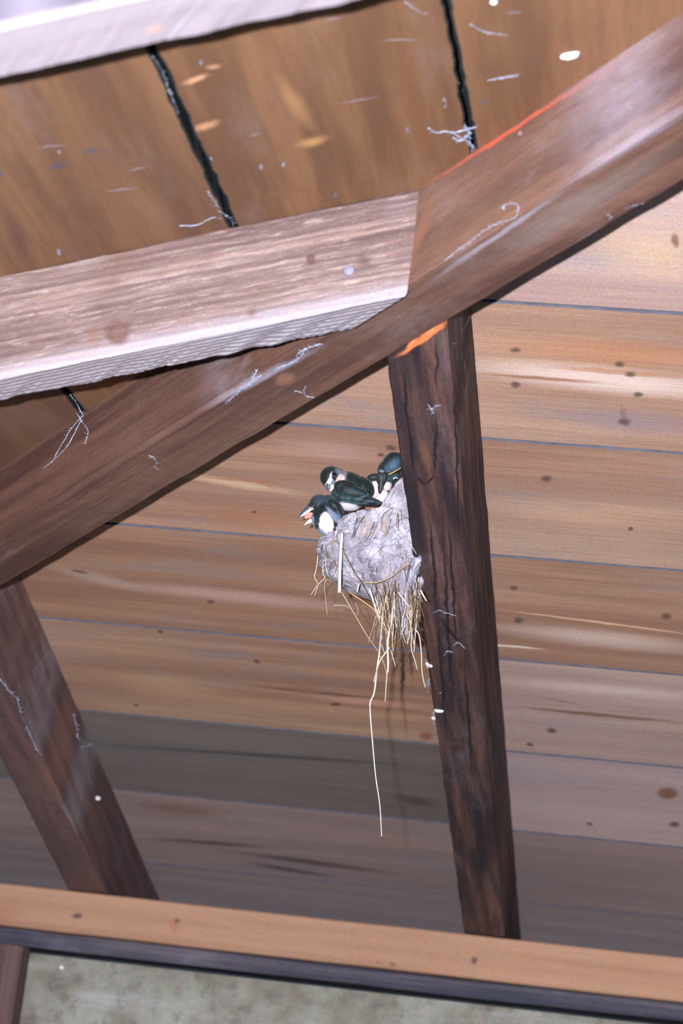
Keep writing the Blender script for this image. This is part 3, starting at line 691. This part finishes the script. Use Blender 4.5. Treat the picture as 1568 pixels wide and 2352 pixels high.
def skin(name, blobs, pat, base, c0, y0, parent, voxel=.00055, smooth=6):
    bm = bmesh.new()
    for b in blobs: blob(bm, *b)
    me = bpy.data.meshes.new(name); bm.to_mesh(me); bm.free()
    o = bpy.data.objects.new(name, me); COL.objects.link(o)
    md = o.modifiers.new('r', 'REMESH'); md.mode = 'VOXEL'; md.voxel_size = voxel
    m2 = o.modifiers.new('s', 'SMOOTH'); m2.factor = .7; m2.iterations = smooth
    bpy.context.view_layer.update()
    ev = o.evaluated_get(bpy.context.evaluated_depsgraph_get()); me2 = bpy.data.meshes.new_from_object(ev)
    bpy.data.objects.remove(o); me2.name = name
    at = me2.attributes.new('plume', 'FLOAT_COLOR', 'POINT')
    for i, v in enumerate(me2.vertices):
        nz = noise.noise_vector(v.co * 260) * 1.6
        u, w_ = loc2(v.co, c0, y0); u += nz.x; w_ += nz.y
        c = Vector(lin(base)[:3])
        for (cx, cy, ru, rv, deg, col, soft) in pat:
            a_ = math.radians(deg); dx, dy = u - cx, -(w_ - cy)
            p_ = (dx * math.cos(a_) + dy * math.sin(a_)) / ru; q_ = (-dx * math.sin(a_) + dy * math.cos(a_)) / rv
            d = math.hypot(p_, q_); k = min(1, max(0, (1 + soft - d) / (2 * soft)))
            if k > 0: c = c.lerp(Vector(lin(col)[:3]), k * k * (3 - 2 * k))
        at.data[i].color = (c.x, c.y, c.z, 1)
        v.co += noise.noise_vector(v.co * 500) * .00018
    for p in me2.polygons: p.use_smooth = True
    return link(name, me2, MPL, parent)
def simple(name, c1, c2, rough=.4):
    s = Mat(name); s.c = s.mix(s.noise((300, 300, 300), 2), lin(c1), lin(c2)); s.b.inputs['Roughness'].default_value = rough; s.b.inputs['Specular IOR Level'].default_value = .5; return s.finish(speck=0)
MEYE = simple('eye_black', (10, 14, 22), (14, 18, 28), .08); MRING = simple('eye_ring', (52, 66, 82), (44, 58, 72))
MBEAK = simple('beak_horn', (60, 72, 92), (88, 96, 116)); MGAPE = simple('gape_flange', (238, 222, 196), (246, 236, 222)); MMOUTH = simple('mouth_pink', (208, 150, 146), (190, 126, 122))
def bird(name, px, py, y, label):
    o = bpy.data.objects.new(name, None); COL.objects.link(o); o.location = at_y(px, py, y); bpy.context.view_layer.update()
    return tag(o, label, 'bird', 'young swallows on the nest')
def eye(par, px, py, y, r):
    bm = bmesh.new(); blob(bm, px, py, y, r * 1.4, r * 1.4, r * .8); from_bm('eye_ring', bm, MRING, par)
    bm = bmesh.new(); blob(bm, px, py, y - .0012, r, r, r * .9); e = from_bm('eye', bm, MEYE, par)
def wedge(name, par, path, ws, hs_, y, mat, ydep=0):
    """a beak half or a feather: a tapering solid along the path; ws width in the photo plane, hs_ thickness in depth"""
    P = [at_y(a_[0], a_[1], y + ydep * k / (len(path) - 1)) for k, a_ in enumerate(path)]
    P = catmull(P, 5); bm = bmesh.new(); rings = []; n = len(P)
    def ip(v, t):
        f = t * (len(v) - 1); i = min(int(f), len(v) - 2); return v[i] + (v[i + 1] - v[i]) * (f - i)
    fw = CR.cross(CU)
    for k, p in enumerate(P):
        d = (P[min(k + 1, n - 1)] - P[max(k - 1, 0)]).normalized(); a_ = fw.cross(d).normalized(); t = k / (n - 1)
        w_, h_ = ip(ws, t) * MMPX / 2, ip(hs_, t) * MMPX / 2
        rings.append([bm.verts.new(p + a_ * w_ * math.cos(6.2832 * i / 12) + fw * h_ * math.sin(6.2832 * i / 12)) for i in range(12)])
    for A_, B_ in zip(rings, rings[1:]):
        for i in range(12): bm.faces.new((A_[i], A_[(i + 1) % 12], B_[(i + 1) % 12], B_[i]))
    bm.faces.new(rings[0]); bm.faces.new(rings[-1][::-1])
    return from_bm(name, bm, mat, par)
def feathered(o, base, pat_fn=None):
    me = o.data; at = me.attributes.new('plume', 'FLOAT_COLOR', 'POINT')
    for i, v in enumerate(me.vertices):
        c = Vector(lin(base)[:3]) * (1 + .5 * noise.noise(v.co * 320)); at.data[i].color = (c.x, c.y, c.z, 1)

# ---- gaping bird, lower left
YA = YC - .035
A_ = bird('young_swallow', 750, 1215, YA, 'gaping young swallow at the lower left end of the nest, beak wide open')
skin('body', [(733, 1160, YA, 24, 25, 22), (718, 1168, YA, 15, 15, 14, 30), (752, 1160, YA + .004, 24, 24, 22, -20), (756, 1186, YA, 29, 38, 27, 20), (733, 1188, YA, 17, 26, 17, -10),
               (727, 1202, YA, 10, 22, 12, 28), (742, 1214, YA, 13, 16, 14, 30), (772, 1170, YA + .006, 16, 26, 20, 28)],
     [(745, 1142, 30, 14, 8, SHEEN, .5), (706, 1172, 16, 5, 40, (150, 142, 156), .5), (748, 1202, 17, 27, 14, WHITE, .12), (736, 1226, 12, 12, 0, GREY, .5), (722, 1204, 7, 26, 24, GREY, .35), (728, 1190, 6.5, 26, -3, DARK, .2),
      (731, 1172, 13, 14, 0, DARK, .4), (768, 1186, 7, 26, 38, GREY, .4)],
     DARK, (745, 1185), YA, A_)
wg = skin('wing', [(768, 1162, YA - .007, 20, 12, 10, -48), (779, 1180, YA - .005, 20, 8, 8, -62), (783, 1189, YA - .003, 10, 4, 5, -62), (762, 1172, YA - .008, 13, 12, 8, -40)], [(775, 1190, 7, 14, 20, (70, 100, 130), .4)], DARK, (770, 1175), YA, A_, smooth=4)
eye(A_, 714.5, 1160, YA - .0062, 4.0)
wedge('upper_beak', A_, [(722, 1166), (708, 1170), (695, 1180), (682.5, 1189)], [20, 16, 9, .8], [24, 20, 12, 1], YA - .001, MBEAK)
wedge('gape', A_, [(720, 1168), (709, 1173), (698, 1181), (689, 1187)], [5, 7.5, 6.5, 1.5], [28, 25, 16, 3], YA - .0015, MGAPE)
wedge('mouth', A_, [(724, 1182), (714, 1182), (705, 1186), (700, 1191)], [24, 21, 12, 5], [18, 16, 11, 4], YA, MMOUTH)
wedge('lower_beak', A_, [(722, 1194), (712, 1197), (705, 1201), (698, 1207)], [12, 10, 6.5, .8], [22, 19, 12, 1], YA, MGAPE)

# ---- the bird above it, head turned down and back
YB = YC - .03
B_ = bird('young_swallow', 800, 1165, YB, 'young swallow with its head bowed on its breast in the middle of the group')
skin('body', [(758, 1095, YB - .006, 24, 25.5, 23, -30), (765, 1092, YB - .006, 25, 21, 22), (757, 1106, YB - .006, 15, 17, 16, -20), (784, 1100, YB, 22, 20, 19, -20), (800, 1118, YB + .004, 40, 35, 30, -24), (828, 1122, YB + .008, 34, 28, 26, -30), (785, 1138, YB + .004, 27, 24, 26, 12), (800, 1150, YB + .006, 34, 24, 24, -8)],
     [(797, 1170, 32, 15, -8, (206, 196, 214), .3), (782, 1084, 13, 8, -30, (92, 104, 122), .5), (787, 1094, 8, 14, -12, (120, 124, 138), .5), (779, 1107, 9, 19, -24, (226, 186, 178), .15), (756, 1104, 6, 19, -20, WHITE, .25), (768, 1094, 7, 9, 0, DARK, .3), (764, 1112, 6, 9, -10, GREY, .4), (744, 1090, 14, 22, -10, DARK, .15),
      (803, 1140, 40, 12, -14, (44, 72, 90), .8)],
     DARK, (790, 1120), YB, B_)
eye(B_, 767, 1088.5, YB - .0155, 3.9)
wedge('beak', B_, [(757, 1113), (754, 1121), (756, 1131)], [16, 12, 1], [16, 11, 1], YB - .0125, MBEAK)
wedge('gape', B_, [(763, 1113), (762, 1121), (757.5, 1129)], [9, 9, 2], [15, 10, 2], YB - .0130, MGAPE)
wg = skin('wing', [(800, 1126, YB - .0065, 36, 21, 12, -22), (818, 1136, YB - .008, 40, 17, 9, -22), (812, 1146, YB - .0095, 40, 11, 7, -6), (840, 1149, YB - .0105, 34, 9.5, 5, -8), (858, 1153, YB - .012, 24, 6, 3.6, -8), (870, 1155.5, YB - .013, 13, 3.4, 2.6, -6), (845, 1156, YB - .012, 34, 4.5, 3, -1)],
     [(806, 1154, 50, 1.6, -10, (60, 92, 108), .8), (836, 1140, 26, 1.6, 26, (74, 104, 118), .8), (822, 1131, 32, 3, -22, (34, 56, 66), .8), (850, 1158, 34, 1.6, -1, (8, 14, 22), .5), (852, 1151, 30, 1.2, -8, (54, 78, 92), .7), (842, 1146, 30, 1.0, -10, (10, 16, 24), .6), (800, 1142, 30, 8, -18, (30, 52, 58), .9)], DARK, (820, 1140), YB, B_, smooth=10)

# ---- the bird beside the rafter, seen from behind
YD = YC - .012
C_ = bird('young_swallow', 885, 1140, YD, 'young swallow facing away with white flanks, half hidden behind the dark rafter')
skin('body', [(903, 1068, YD, 27, 36, 26, -28), (890, 1080, YD, 24, 26, 22, -28), (908, 1052, YD, 20, 20, 19), (866, 1104, YD + .004, 24, 16, 18, 20), (860, 1124, YD - .001, 15, 22, 16, -14), (886, 1112, YD, 12, 15, 13, 0), (905, 1094, YD, 16, 14, 14), (876, 1138, YD + .006, 24, 22, 16), (896, 1118, YD + .006, 18, 20, 14)],
     [(903, 1068, 20, 12, 34, (48, 76, 100), .6), (877, 1086, 7, 5, -40, (122, 142, 170), .5), (857, 1127, 15, 22, -12, (236, 218, 224), .1), (889, 1116, 9, 12, -20, (236, 214, 214), .15), (872, 1142, 22, 16, 0, (226, 208, 216), .2)],  # first mark: bluish sheen painted onto the back
     DARK, (880, 1090), YD, C_)
wg = skin('wing', [(858, 1096, YD - .008, 16, 9, 7, 8), (873, 1100, YD - .011, 9, 17, 6, 0), (873, 1117, YD - .011, 6, 18, 4, -4), (882, 1098, YD - .010, 8, 16, 6, -10), (880, 1108, YD - .009, 5, 15, 4, -16)],
     [(876, 1110, 2, 20, 0, (76, 84, 82), .8)], (24, 34, 38), (870, 1105), YD, C_, smooth=4)
wg2 = skin('wing', [(905, 1096, YD - .009, 14, 6, 6, 28), (896, 1100, YD - .008, 10, 8, 6, 20)], [], (34, 60, 72), (905, 1096), YD, C_, smooth=4)

# ================================================================== COBWEBS, COCOONS, DROPPINGS
bpy.context.view_layer.update()
dg = bpy.context.evaluated_depsgraph_get()
def hit(px, py, off=.0012):
    d = ray(px, py).normalized()
    ok, loc, nrm, *_ = sc.ray_cast(dg, Vector((0, 0, 0)) + d * .2, d)
    return (loc - d * off) if ok else at_y(px, py, 2.2)
s = Mat('cobweb_silk'); s.c = s.mix(s.noise((200, 200, 200)), lin((138, 148, 178)), lin((186, 192, 214))); MWEB = s.finish(speck=0)
s = Mat('white_fluff'); s.c = s.mix(s.noise((300, 300, 300)), lin((228, 220, 230)), lin((250, 246, 250))); MFL = s.finish(speck=0)
def cobweb(strands, label, wpx=2.2, fuzz=6, seed=0):
    R = random.Random(seed); hits = []
    for st in strands:
        P = [hit(*q) for q in st]; hits.append(catmull(P, 7) if len(P) > 1 else P)
    bm = bmesh.new()
    for P in hits:
        sc_ = P[0].length / FPX
        P = [p + noise.noise_vector(p * 180) * 1.5 * sc_ for p in P]
        tube_into(bm, P, wpx / 2.9 * sc_, wpx / 4 * sc_, 5, .5, .9)
        fz = int(fuzz * 1.8)
        for k in range(fz):
            p = R.choice(P); q = p + (CR * R.uniform(-9, 9) + CU * R.uniform(-5, 5)) * sc_
            tube_into(bm, [p, (p + q) / 2 + CU * R.uniform(-2, 2) * sc_, q], .5 * sc_, .35 * sc_, 4, .6)
    o = from_bm('cobweb', bm, MWEB); tag(o, label, 'cobweb', 'cobwebs on the old timbers')
    return o
cobweb([[(984, 294), (1000, 304), (1020, 302), (1042, 304), (1062, 300), (1092, 292)], [(1044, 308), (1060, 318), (1078, 328), (1086, 345)], [(1066, 288), (1074, 305), (1080, 330)], [(1040, 316), (1056, 322), (1070, 312)]], 'blue-grey cobweb tuft in the gap above the diagonal beam', 4.5, 26, 1)
cobweb([[(700, 800), (690, 820), (660, 838), (630, 848)], [(735, 790), (705, 800), (680, 815)], [(600, 862), (560, 890), (520, 925)], [(590, 850), (575, 880), (555, 892)]], 'cobweb streak on the diagonal beam below the pale rafter', 4, 26, 2)
cobweb([[(702, 888), (698, 900), (705, 910), (722, 912)], [(675, 905), (678, 898), (690, 902)]], 'small hooked cobweb on the lower edge of the diagonal beam', 3, 3, 3)
cobweb([[(1156, 482), (1160, 470), (1185, 468), (1190, 480), (1182, 500), (1150, 510)], [(1150, 510), (1120, 525), (1090, 545)], [(1090, 548), (1050, 575), (1020, 600)]], 'faint cobweb on the upper right half of the diagonal beam', 3, 12, 4)
cobweb([[(342, 1046), (352, 1050), (358, 1060), (356, 1076)]], 'tiny curled cobweb on the left half of the diagonal beam', 3, 3, 5)
cobweb([[(176, 950), (188, 968), (202, 988), (196, 1018)], [(190, 955), (160, 990), (124, 1052)], [(160, 905), (178, 930), (190, 955)], [(186, 965), (150, 1030), (95, 1080)]], 'stringy cobweb at the far left where a board gap meets the diagonal beam', 3, 10, 6)
cobweb([[(982, 928), (990, 940), (998, 935), (1012, 930)], [(990, 938), (998, 950)]], 'small forked cobweb high on the nest rafter', 3, 3, 7)
cobweb([[(968, 1416), (990, 1410), (1004, 1402), (1012, 1403), (1030, 1410), (1046, 1414)]], 'thin crooked cobweb on the nest rafter right of the straw tuft', 2.2, 3, 8)
cobweb([[(1020, 1508), (1026, 1496), (1040, 1498)], [(1040, 1484), (1052, 1476), (1068, 1490)]], 'curled cobweb on the nest rafter below the straw tuft', 2.6, 3, 9)
cobweb([[(1440, 478), (1470, 468), (1500, 463), (1520, 455)], [(1395, 493), (1404, 500), (1412, 512)]], 'cobweb across the lower edge of the diagonal beam at the right', 3, 5, 10)
cobweb([[(176, 1690), (185, 1702), (205, 1710), (188, 1716)], [(168, 1640), (176, 1670), (178, 1692)]], 'cobweb bridging the left rafter and the dark board', 4, 12, 11)
cobweb([[(25, 1590), (40, 1608), (48, 1640)], [(0, 1560), (16, 1580), (25, 1590)]], 'dusty cobweb on the left rafter at the left edge', 4, 10, 12)
cobweb([[(60, 1670), (80, 1712), (92, 1732)]], 'dusty cobweb along the middle of the left rafter', 4, 8, 23)
cobweb([[(350, 130), (372, 165), (384, 200)]], 'dusty cobweb at the top of the left board gap, by the near-white rafter', 3.5, 10, 13)
cobweb([[(385, 205), (402, 240), (408, 262)]], 'dusty cobweb a third of the way down the left board gap', 3.5, 8, 17)
cobweb([[(478, 440), (498, 470), (520, 500)], [(412, 518), (450, 517), (490, 500), (520, 500)], [(505, 485), (525, 500), (536, 516)]], 'dusty cobweb at the foot of the left board gap, above the pale rafter', 3.5, 14, 18)
cobweb([[(1052, 190), (1060, 205), (1054, 215)]], 'tiny cobweb in the middle of the right board gap', 3, 6, 14)
cobweb([[(1018, 225), (1024, 240), (1020, 250)]], 'tiny cobweb just left of the right board gap', 3, 5, 19)
cobweb([[(1080, 55), (1110, 72), (1160, 80)]], 'thin cobweb strand right of the right board gap near the top edge', 3, 5, 20)
cobweb([[(930, 5), (980, 35), (1030, 45)]], 'thin cobweb strand left of the right board gap at the top edge', 3, 5, 21)
cobweb([[(1120, 185), (1160, 178), (1190, 172)]], 'thin cobweb strand below the big white cocoon, to its left', 3, 5, 22)
cobweb([[(1084, 718), (1060, 760), (1010, 796)], [(1040, 790), (1086, 770)]], 'single thread across the top of the nest rafter', 1.2, 0, 15)
cobweb([[(978, 1516), (983, 1530), (988, 1534)], [(984, 1560), (986, 1575)], [(984, 1588), (1010, 1592)], [(996, 1636), (1001, 1690)]], 'white cobweb crust on the left edge of the nest rafter', 5, 12, 16)

def fluff(px, py, rx, ry, deg, name, label, cat, n=9, seed=0):
    R = random.Random(seed); bm = bmesh.new(); c = hit(px, py, .0005); sc_ = c.length / FPX
    def ell(c, a, b, d):
        r = bmesh.ops.create_icosphere(bm, subdivisions=3, radius=1); an = math.radians(d)
        e1 = CR * math.cos(an) + CU * math.sin(an); e2 = CR * -math.sin(an) + CU * math.cos(an); e3 = e1.cross(e2)
        for v in r['verts']:
            q = v.co * (1 + .25 * noise.noise(v.co * 2.2 + Vector((seed, px, 0)))); v.co = c + (e1 * q.x * a + e2 * q.y * b + e3 * q.z * b * .7) * sc_
    ell(c, rx, ry, deg)
    for k in range(n):
        t = R.uniform(-1, 1); an = math.radians(deg); ell(c + (CR * math.cos(an) + CU * math.sin(an)) * t * rx * .8 * sc_ + CU * R.uniform(-ry, ry) * .6 * sc_, rx * .25, ry * .4, R.uniform(0, 180))
    o = from_bm(name, bm, MFL); tag(o, label, cat); return o
fluff(1308, 125, 22, 11, 15, 'cocoon', 'fluffy white cocoon on the brown boards at the upper right', 'cocoon', seed=1)
fluff(1133, 4, 8, 7, 0, 'cocoon', 'small round white cocoon at the very top edge', 'cocoon', 3, 2)
fluff(222, 1833, 5, 9, 80, 'cocoon', 'small upright white cocoon on the dark side of the left rafter', 'cocoon', 3, 3)
fluff(1008, 1632, 11, 5, -8, 'dropping', 'larger white dropping on the nest rafter below the nest', 'dropping', 4, 4)
fluff(985, 1527, 5, 9, 60, 'dropping', 'white dropping on the left edge of the nest rafter, uppermost one', 'dropping', 3, 5)
fluff(999, 1648, 8, 5, 10, 'dropping', 'white dropping just under the larger one on the nest rafter', 'dropping', 3, 6)
fluff(971, 1444, 5, 7, 60, 'dropping', 'white dropping beside the hanging straw tuft', 'dropping', 3, 7)
fluff(141, 2222, 5, 5, 0, 'cocoon', 'pale cocoon on the dark board below the orange-brown beam', 'cocoon', 3, 9)

# ------------------------------------------------------------------ lift everything off the floor
for o in list(sc.objects):
    if o.parent is None: o.location.z += LIFT
